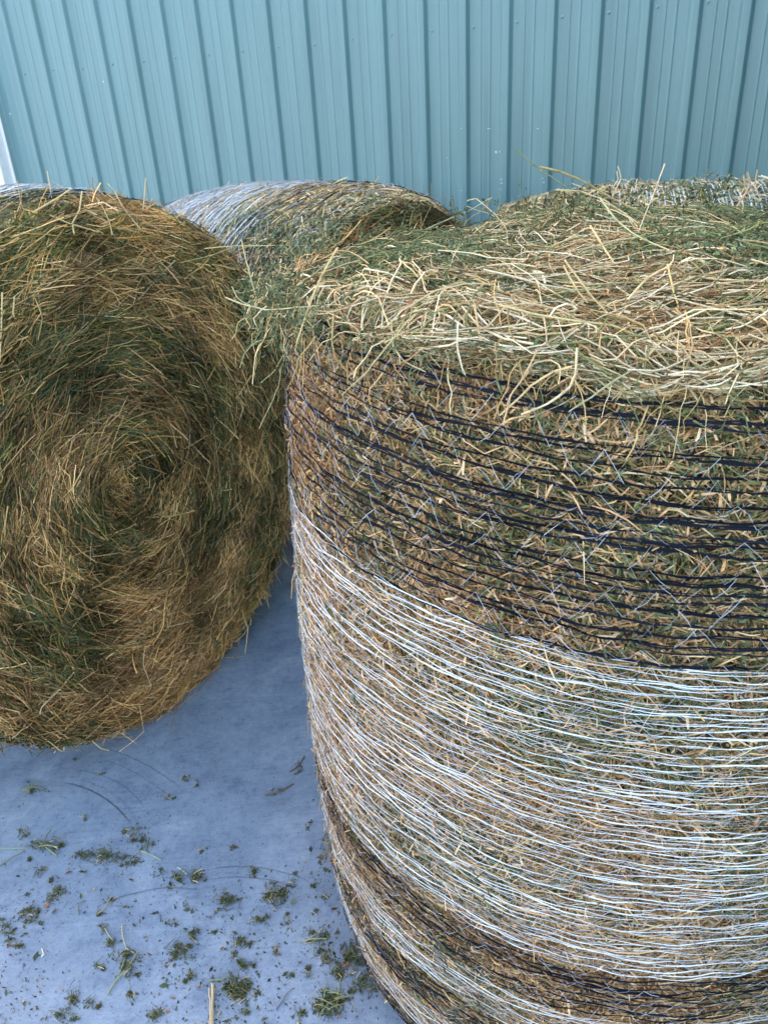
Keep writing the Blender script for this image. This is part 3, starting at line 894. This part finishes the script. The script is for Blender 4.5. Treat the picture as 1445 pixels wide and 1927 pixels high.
    # fuzz: stems standing off the rim and the side
    fz = Bag()
    a = rng.uniform(B.L / 2 - .1, B.L / 2 + .03, fuzz); p_ = rng.uniform(-PI, PI, fuzz)
    p0 = B.side(np.minimum(a, B.L / 2), p_, np.full(fuzz, -.02))
    er = B.s * np.sin(p_)[:, None] + B.z * np.cos(p_)[:, None]
    tg = B.s * np.cos(p_)[:, None] - B.z * np.sin(p_)[:, None]
    d = unit(er * rng.uniform(.0, .55, (fuzz, 1)) + tg * rng.choice([-1, 1], (fuzz, 1)) * rng.uniform(.4, 1, (fuzz, 1)) + B.n * rng.normal(.15, .35, (fuzz, 1)))
    L = rng.uniform(.03, .10, fuzz)
    t = np.linspace(0, 1, 5)[None, :, None]
    P = p0[:, None] + d[:, None] * L[:, None, None] * t + (rng.normal(0, .25, (fuzz, 1, 3)) * L[:, None, None]) * t ** 2
    P[..., 2] = np.maximum(P[..., 2], .003)
    fz.tube(P, rng.uniform(.0012, .0028, fuzz), pick(fuzz, [STRAW, GREEN, BROWN], (.6, .25, .15)))
    fz.obj('stray_stems', M_HAY, root)
    return root


# 2. left bale, its coiled end turned to the yard
th = math.radians(58.6)
nL = np.array([math.sin(th), -math.cos(th)])
cl_ = np.array([-.648, 1.868]) - nL * (.605 - .0)
BL = LyingBale(cl_[0], cl_[1], th, .722, 1.21, .020, .035, 31)
BL.ex, BL.ez = -.085, .055      # the coil sits off centre
left = lying(BL, 'bale lying on its side at the left, coiled hay end facing out', 60000,
             [(.59, .50, 'black', .013), (.49, -.2, 'white', .010), (-.22, -.40, 'black', .018), (-.42, -.58, 'white', .018)], 165000, fuzz=420, nseg=220)
pts, w, col = HERO[-1]
b_ = Bag(); b_.tube(pline([at(*q) for q in pts], 4)[None], np.array([w]), np.array([col]), sides=6); b_.obj('long_stalk', M_HAY, left)
# long stems lying across the left end
lb = Bag()
for pts, w, col in (
        [([(155, 360, 0), (150, 395, 0), (137, 420, 0), (140, 440, 0)], .0038, (.56, .44, .22)),
         ([(182, 372, 0), (195, 392, 0), (207, 420, 0), (212, 442, 0)], .0036, (.54, .40, .19)),
         ([(217, 362, 0), (232, 390, 0), (265, 432, 0)], .0040, (.60, .47, .25)),
         ([(135, 355, 0), (110, 372, 0), (62, 400, 0)], .0032, (.56, .44, .22)),
         ([(95, 405, 0), (130, 420, 0), (185, 436, 0)], .0034, (.58, .45, .24)),
         ([(70, 540, 0), (80, 600, 0), (72, 640, 0)], .0028, (.40, .33, .16)),
         ([(300, 500, 0), (340, 560, 0), (380, 600, 0)], .0026, (.50, .40, .22)),
         ([(330, 490, 0), (300, 520, 0), (260, 565, 0)], .0020, (.50, .42, .30)),
         ([(140, 1265, 0), (110, 1300, 0), (80, 1330, 0), (75, 1345, 0)], .0032, (.56, .48, .28)),
         ([(280, 1300, 0), (310, 1330, 0), (345, 1360, 0), (385, 1372, 0)], .0020, (.50, .36, .16)),
         ([(175, 1395, 0), (190, 1408, 0), (205, 1412, 0)], .0030, (.62, .50, .26)),
         ([(260, 1160, 0), (275, 1200, 0), (270, 1250, 0), (285, 1290, 0)], .0026, (.60, .52, .30)),
         ([(60, 915, 0), (72, 960, 0), (64, 985, 0)], .0046, (.54, .42, .21)),
         ([(73, 930, 0), (76, 965, 0), (75, 1000, 0)], .0042, (.60, .48, .26)),
         ([(145, 920, 0), (155, 960, 0), (178, 970, 0)], .0026, (.44, .42, .2)),
         ([(5, 550, 0), (3, 620, 0), (0, 680, 0)], .0036, (.62, .50, .26)),
         ([(28, 560, 0), (25, 590, 0), (30, 600, 0)], .0036, (.60, .47, .24)),
         ([(345, 1015, 0), (360, 1040, 0), (368, 1050, 0)], .0028, (.60, .47, .26)),
         ([(250, 1105, 0), (300, 1095, 0), (340, 1083, 0)], .0032, (.52, .48, .26)),
         ([(120, 1130, 0), (180, 1150, 0), (280, 1175, 0), (350, 1170, 0)], .0034, (.50, .36, .16))]):
    nn3 = BL.n; fc = BL.c + BL.n * (BL.L / 2 + BL.fb * .6 + .03)
    P = []
    for q in pts:
        d = ray(q[0], q[1]); P.append(CP + d * (((fc - CP) @ nn3) / (d @ nn3)))
    P = pline(P, 4); P[:, 2] = np.maximum(P[:, 2], .004)
    b_ = Bag(); b_.tube(P[None], np.array([w]), np.array([col]), sides=6); b_.obj('long_stalk', M_HAY, left)

# 3. middle bale behind
BM = LyingBale(-.331, 3.300, math.radians(44), .692, 1.24, .078, .03, 41)
lying(BM, 'blurred bale at the back between the two front bales, white net on its left', 42000,
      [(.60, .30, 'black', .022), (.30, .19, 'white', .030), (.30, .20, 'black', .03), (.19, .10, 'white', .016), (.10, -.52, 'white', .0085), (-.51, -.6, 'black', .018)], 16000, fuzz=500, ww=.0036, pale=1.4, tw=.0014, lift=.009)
# 4. right bale behind
BR = LyingBale(1.073, 2.707, math.radians(75), .664, 1.21, .066, .03, 51)
lying(BR, 'back right bale, only its top showing above the loose hay in front', 36000,
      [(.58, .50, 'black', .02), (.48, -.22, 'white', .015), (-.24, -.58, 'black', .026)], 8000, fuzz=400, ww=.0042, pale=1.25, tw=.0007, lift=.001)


# ================================================================== scraps on the floor
def clump(px, py, wpx, hpx, n, label, group=None, stalks=0, tilt=0.0):
    c = floor_at(px, py); e = floor_at(px + wpx / 2, py) - c; f_ = floor_at(px, py - hpx / 2) - c
    lf = Bag(); n = int(n * 1.35)
    g_ = rng.normal(0, .45, (n, 2)); g_ = g_ * np.minimum(1, 1.05 / np.maximum(np.abs(g_).max(1), .01))[:, None]
    # drifts: short crooked streaks of leaves inside the patch
    ns_ = max(2, n // 16); wt_ = rng.dirichlet(np.full(ns_, .8)); which = rng.choice(ns_, n, p=wt_)
    c0 = rng.normal(0, .58, (ns_, 2)); an = rng.normal(.5, .6, ns_); ln = rng.uniform(.15, .75, ns_)
    if n >= 250: c0[:, 0] = np.linspace(-.8, .8, ns_); c0[:, 1] *= .5
    tt_ = rng.uniform(-.5, .5, n)
    st_ = c0[which] + np.stack([np.cos(an[which]), np.sin(an[which])], -1) * (tt_ * ln[which])[:, None] + rng.normal(0, .09, (n, 2)) * (1 - np.abs(tt_))[:, None]
    sel = rng.random(n) < .82
    g_[sel] = st_[sel]
    p = c + g_[:, :1] * e + g_[:, 1:] * f_
    rad_ = np.sqrt((g_ ** 2).sum(1))
    big = min(1.0, n / 120)
    p[:, 2] = .0012 + rng.uniform(0, 1, n) * .006 * big * np.clip(1.1 - rad_, .1, 1)
    d = rng.normal(size=(n, 3)) * [1, 1, .25]
    lf.leaves(p, d, unit(rng.normal(0, .5, (n, 3)) + [0, 0, 1]), rng.uniform(.003, .0085, n), rng.uniform(.0014, .0036, n), pick(n, [LEAFG, GREEN, BROWN], (.68, .26, .06)) * 1.0)
    m_ = max(2, n // 7)
    q = rng.normal(0, .45, (m_, 2)); a_ = rng.uniform(0, 2 * PI, m_); L_ = rng.uniform(.006, .022, m_)
    p0 = c + q[:, :1] * e + q[:, 1:] * f_; p0[:, 2] = rng.uniform(.002, .007 * big + .002, m_)
    dd = np.stack([np.cos(a_), np.sin(a_), np.zeros(m_)], -1) * L_[:, None]
    lf.tube(np.stack([p0 - dd * .5, p0 + dd * .1 + [0, 0, .001], p0 + dd * .5], 1), rng.uniform(.0008, .0018, m_), pick(m_, [GREEN, LEAFG, STRAW], (.6, .25, .15)))
    for k in range(stalks):
        a_ = rng.uniform(-.5, 1.8); L_ = rng.uniform(.03, .06); q = rng.normal(0, .35, 2)
        p0 = c + q[0] * e + q[1] * f_; dd = np.array([math.cos(a_), math.sin(a_), 0]) * L_
        P = np.stack([p0 - dd * .5 + [0, 0, .005], p0 + [0, 0, .010], p0 + dd * .5 + [0, 0, .006]])
        lf.tube(P[None], np.array([rng.uniform(.0016, .0028)]), pick(1, [np.array([[.22, .27, .13], [.30, .33, .17]])], (1,)), sides=5)
    V = np.concatenate(lf.V); V[:, 2] = np.maximum(V[:, 2], .0008)
    o = mesh_obj('hay_scrap', V - c, np.concatenate(lf.Q), M_LEAF, None, np.concatenate(lf.C), False)
    o.location = Vector(c)
    tag(o, label, 'hay scrap', group)
    return o


GRP = 'small green scraps on the concrete'
SMALL = 'small scrap of crumbled dark green leaves lying on the bare concrete'
clump(90, 1592, 78, 34, 190, 'wide patch of green crumbs with a pale stem lying across it', stalks=2)
clump(193, 1612, 140, 40, 300, 'long band of crumbled green leaves on the concrete below the left bale')
clump(255, 1573, 46, 38, 110, 'feathery green scrap at the upper right end of the long crumb band')
clump(108, 1683, 36, 44, 130, 'dark green scrap in the middle of the slanting trail at left')
clump(60, 1722, 48, 34, 150, 'green scrap with one round leaf at the lower end of the slanting trail')
clump(10, 1747, 34, 34, 80, 'green scrap cut by the left picture edge')
clump(340, 1795, 48, 36, 170, 'bushy green leaf clump alone in the middle of the open floor')
clump(517, 1687, 54, 54, 260, 'big dark green leaf clump between the trowel arc and the foot of the standing bale')
clump(427, 1696, 40, 32, 150, 'tapered green leaf clump left of the biggest clump by the bale foot')
clump(446, 1862, 58, 60, 340, 'largest dark green leaf heap, right beside the flattened straw')
clump(621, 1886, 66, 60, 330, 'green heap crossed by several fresh green stalks at the lower right floor', stalks=9)
clump(598, 1768, 56, 36, 140, 'curved green scrap with stems against the base of the standing bale', stalks=2)
clump(612, 1803, 34, 26, 100, 'compact green scrap between two others beside the standing bale')
clump(243, 1822, 46, 40, 120, 'green scrap under two crossed pale stalks on the open floor')
clump(238, 1797, 44, 22, 80, 'thin green scrap just above the crossed pale stalks')
clump(368, 1650, 30, 30, 110, 'green scrap on the upper trowel arc, right beside loose crumbs')
clump(336, 1651, 36, 22, 80, 'loose green crumbs with one white sliver on the upper trowel arc')
clump(66, 1486, 56, 20, 60, 'brownish straw crumbs lying under the left bale near the picture edge', stalks=3)
clump(636, 1830, 34, 34, 110, 'dark scrap with a reddish stem in the shade of the standing bale')
clump(665, 1800, 50, 60, 220, 'dark crumbs heaped along the base of the standing bale')
clump(690, 1850, 50, 50, 180, 'dark green crumbs under the lower curve of the standing bale')
for px, py, w_, h_, n in ((49, 1568, 26, 22, 46), (279, 1590, 26, 24, 60), (72, 1640, 40, 26, 60), (211, 1697, 34, 20, 34), (477, 1643, 22, 34, 54), (551, 1661, 26, 20, 40), (194, 1741, 16, 40, 46),
                          (207, 1777, 24, 16, 40), (367, 1755, 22, 26, 60), (452, 1775, 36, 24, 80), (358, 1838, 24, 22, 60), (189, 1818, 24, 20, 40), (171, 1889, 22, 22, 54), (138, 1885, 26, 60, 70),
                          (118, 1915, 50, 22, 60), (297, 1908, 34, 30, 70), (247, 1874, 24, 20, 46), (580, 1831, 20, 24, 46), (567, 1909, 26, 20, 46), (483, 1733, 26, 18, 46), (585, 1548, 12, 18, 20),
                          (316, 1501, 26, 10, 26), (344, 1468, 18, 14, 26), (369, 1474, 14, 22, 20), (562, 1442, 20, 26, 26), (531, 1489, 34, 16, 22), (160, 1537, 16, 16, 18), (139, 1431, 10, 8, 12), (189, 1458, 16, 8, 14),
                          (31, 1781, 26, 16, 34), (53, 1687, 16, 10, 14), (327, 1740, 14, 10, 18), (352, 1707, 12, 16, 20), (440, 1800, 14, 20, 24), (463, 1818, 26, 18, 40), (500, 1730, 16, 24, 26), (541, 1735, 18, 22, 26),
                          (484, 1870, 18, 14, 26), (546, 1840, 16, 18, 20), (401, 1755, 12, 12, 16), (591, 1716, 10, 12, 14), (460, 1905, 18, 16, 30), (590, 1668, 14, 20, 24), (436, 1595, 8, 12, 10), (380, 1600, 6, 24, 12), (441, 1597, 10, 18, 12),
                          (303, 1644, 18, 20, 20), (612, 1690, 14, 12, 16), (520, 1790, 14, 18, 18), (605, 1605, 14, 40, 40)):
    clump(px, py, w_, h_, n, SMALL, GRP)

# single stalks lying on the floor
def floor_stalk(pts, w, col, label, kink=0):
    P = pline([floor_at(*q) for q in pts], 4); c = P[0].copy()
    P[:, 2] = w * .5 + .0006 + np.abs(np.sin(np.linspace(0, 3.1, len(P)))) * .003
    b_ = Bag(); b_.tube((P - c)[None], np.array([w]), np.array([col]), sides=6, taper=1 + .1 * np.sin(np.arange(len(P))))
    o = b_.obj('hay_stalk', M_HAY); o.location = Vector(c)
    tag(o, label, 'stalk')


floor_stalk([(0, 1597), (28, 1599), (48, 1598), (52, 1590)], .0022, (.26, .34, .22), 'straight green stalk lying across the floor at the left edge, bent at its tip')
floor_stalk([(0, 1631), (22, 1618), (48, 1602)], .0026, (.16, .20, .11), 'dark green stalk slanting up from the left edge toward the wide patch')
floor_stalk([(66, 1578), (88, 1597), (108, 1612)], .0024, (.28, .36, .22), 'pale green stem lying across the wide patch of crumbs')
floor_stalk([(265, 1602), (285, 1611), (304, 1620)], .0026, (.30, .40, .26), 'short bright green stem beside the feathery scrap')
floor_stalk([(231, 1740), (232, 1764), (239, 1787), (253, 1794)], .0024, (.48, .44, .28), 'bent tan stalk standing out above the crossed pale stalks')
floor_stalk([(259, 1795), (240, 1826), (218, 1850), (203, 1873)], .0036, (.26, .31, .19), 'long pale green stalk, the lower of the two crossed ones')
floor_stalk([(239, 1797), (233, 1818), (222, 1842)], .0028, (.26, .32, .2), 'pale green stalk, the shorter of the two crossed ones')
floor_stalk([(80, 1786), (84, 1799), (79, 1801)], .0024, (.68, .66, .52), 'small hooked white straw lying alone on open concrete')
floor_stalk([(150, 1722), (149, 1706), (160, 1696)], .0018, (.15, .15, .08), 'thin dark curved stem right of the slanting trail')
floor_stalk([(184, 1722), (197, 1712), (210, 1690)], .0026, (.36, .34, .22), 'short stem with a leaf at its end in the middle of the floor')
floor_stalk([(197, 1746), (207, 1763), (214, 1772)], .0026, (.34, .38, .24), 'short forked green stem left of the bent tan stalk')
floor_stalk([(500, 1498), (532, 1490), (552, 1476)], .0030, (.15, .13, .06), 'brown crooked stem on the shaded floor between the two front bales')
floor_stalk([(545, 1454), (562, 1444), (573, 1424)], .0030, (.16, .14, .06), 'brown crooked stem close to the side of the standing bale')
floor_stalk([(334, 1633), (345, 1641), (352, 1646)], .0022, (.50, .54, .44), 'white sliver of stem lying on the upper trowel arc')
floor_stalk([(395, 1847), (420, 1845), (438, 1836)], .0026, (.20, .27, .15), 'green stem arching into the largest leaf heap')
floor_stalk([(520, 1902), (543, 1870), (555, 1860)], .0016, (.10, .10, .07), 'thin dark stem left of the heap crossed by stalks')
floor_stalk([(660, 1815), (645, 1826), (632, 1832)], .0026, (.22, .10, .06), 'reddish brown stem at the foot of the standing bale')
floor_stalk([(610, 1625), (616, 1600), (613, 1578)], .0026, (.30, .22, .12), 'brown stem hanging down beside the foot of the standing bale')
floor_stalk([(320, 1375), (330, 1345), (338, 1325)], .0022, (.36, .30, .16), 'thin straw leaning out from under the left bale')

# flattened, split straw by the largest leaf heap
c = floor_at(397, 1900)
stb = Bag()
for q, (tx, ty, bx_, by_) in enumerate(((403, 1852, 400, 1884), (399, 1850, 399, 1886), (405, 1862, 402, 1890), (395, 1862, 398, 1888), (401, 1856, 401, 1940), (398, 1882, 396, 1945), (402, 1880, 400, 1945))):
    P = pline([floor_at(tx, ty), floor_at((tx + bx_) / 2 + rng.normal(0, .7), (ty + by_) / 2), floor_at(bx_, by_)], 3)
    P[:, 2] = .003 + .0012 * q * .6
    stb.tube((P - c)[None], np.array([.0030 if q < 4 else .0052]), np.array([[.50, .42, .27]]) * rng.uniform(.85, 1.15), sides=6, flat=.45)
o = stb.obj('straw_stalk', M_HAY); o.location = Vector(c)
tag(o, 'flattened tan straw with a split end, lying left of the largest leaf heap', 'straw')

# fine chaff dust: uncountable
ch_ = Bag()
N = 2600
u_ = rng.uniform(-30, 760, N * 3); v_ = rng.uniform(1420, 1960, N * 3)
lowf = Field(.011, 6, 77)
dn = lowf(np.stack([u_, v_, u_ * 0], -1))
dens_ = np.clip((v_ - 1440) / 420, .04, 1) * np.clip(.45 + .5 * dn, .05, 1) + .6 * np.exp(-((v_ - (1760 - u_ * .75)) / 40) ** 2) * (u_ < 320) + .8 * np.exp(-((u_ - (330 + v_ * .175)) / 28) ** 2) * (v_ > 1600)
keep = rng.random(N * 3) < dens_ * .8
u_, v_ = u_[keep], v_[keep]
p = np.array([floor_at(a_, b2) for a_, b2 in zip(u_, v_)]); p[:, 2] = .0014
n_ = len(p)
sz = rng.lognormal(-.1, .6, n_)
ch_.leaves(p, rng.normal(size=(n_, 3)) * [1, 1, .1], unit(rng.normal(0, .25, (n_, 3)) + [0, 0, 1]), .0042 * sz, .0019 * sz, pick(n_, [LEAFG, GREEN, BROWN, STRAW], (.62, .18, .15, .05)) * .85)
# wider, thinner scatter on the rest of the yard
n2_ = 2500
p = np.stack([rng.uniform(-4, 3, n2_), rng.uniform(-2.5, 4.4, n2_), np.full(n2_, .0014)], -1)
ch_.leaves(p, rng.normal(size=(n2_, 3)) * [1, 1, .1], unit(rng.normal(0, .25, (n2_, 3)) + [0, 0, 1]), rng.uniform(.003, .008, n2_), rng.uniform(.0015, .003, n2_), pick(n2_, [LEAFG, GREEN, BROWN], (.6, .2, .2)) * .85)
V = np.concatenate(ch_.V); V[:, 2] = np.maximum(V[:, 2], .0007)
o = mesh_obj('hay_chaff', V, np.concatenate(ch_.Q), M_LEAF, None, np.concatenate(ch_.C), False)
tag(o, 'fine green chaff dust scattered over the concrete', 'chaff', kind='stuff')

# ------------------------------------------------------------------ light: open shade, sun behind the shed
SUN_EL, SUN_AZ = math.radians(36), math.radians(-28)     # azimuth from +Y towards +X
sd = Vector((math.sin(SUN_AZ) * math.cos(SUN_EL), math.cos(SUN_AZ) * math.cos(SUN_EL), math.sin(SUN_EL)))
sun = bpy.data.lights.new('sun', 'SUN'); sun.energy = 3.5; sun.angle = math.radians(.5); sun.color = (1, .94, .86)
so = bpy.data.objects.new('sun', sun); COL.objects.link(so)
so.rotation_euler = sd.to_track_quat('Z', 'Y').to_euler()
w = bpy.data.worlds.new('World'); sc.world = w; w.use_nodes = True
nt = w.node_tree
sky = nt.nodes.new('ShaderNodeTexSky'); sky.sky_type = 'NISHITA'; sky.sun_disc = False
sky.sun_elevation = SUN_EL; sky.sun_rotation = SUN_AZ
sky.dust_density = 2.0; sky.air_density = 0.9; sky.ozone_density = 0.8
bg = nt.nodes['Background']; bg.inputs['Strength'].default_value = .15
tn = nt.nodes.new('ShaderNodeVectorMath'); tn.operation = 'MULTIPLY'; tn.inputs[1].default_value = (1.22, 1.0, .80)   # the camera's white balance for shade
link(nt, sky.outputs['Color'], tn.inputs[0]); link(nt, tn.outputs['Vector'], bg.inputs['Color'])

vs = sc.view_settings
vs.view_transform = 'Standard'; vs.look = 'None'; vs.gamma = 1
vs.exposure = 3.08
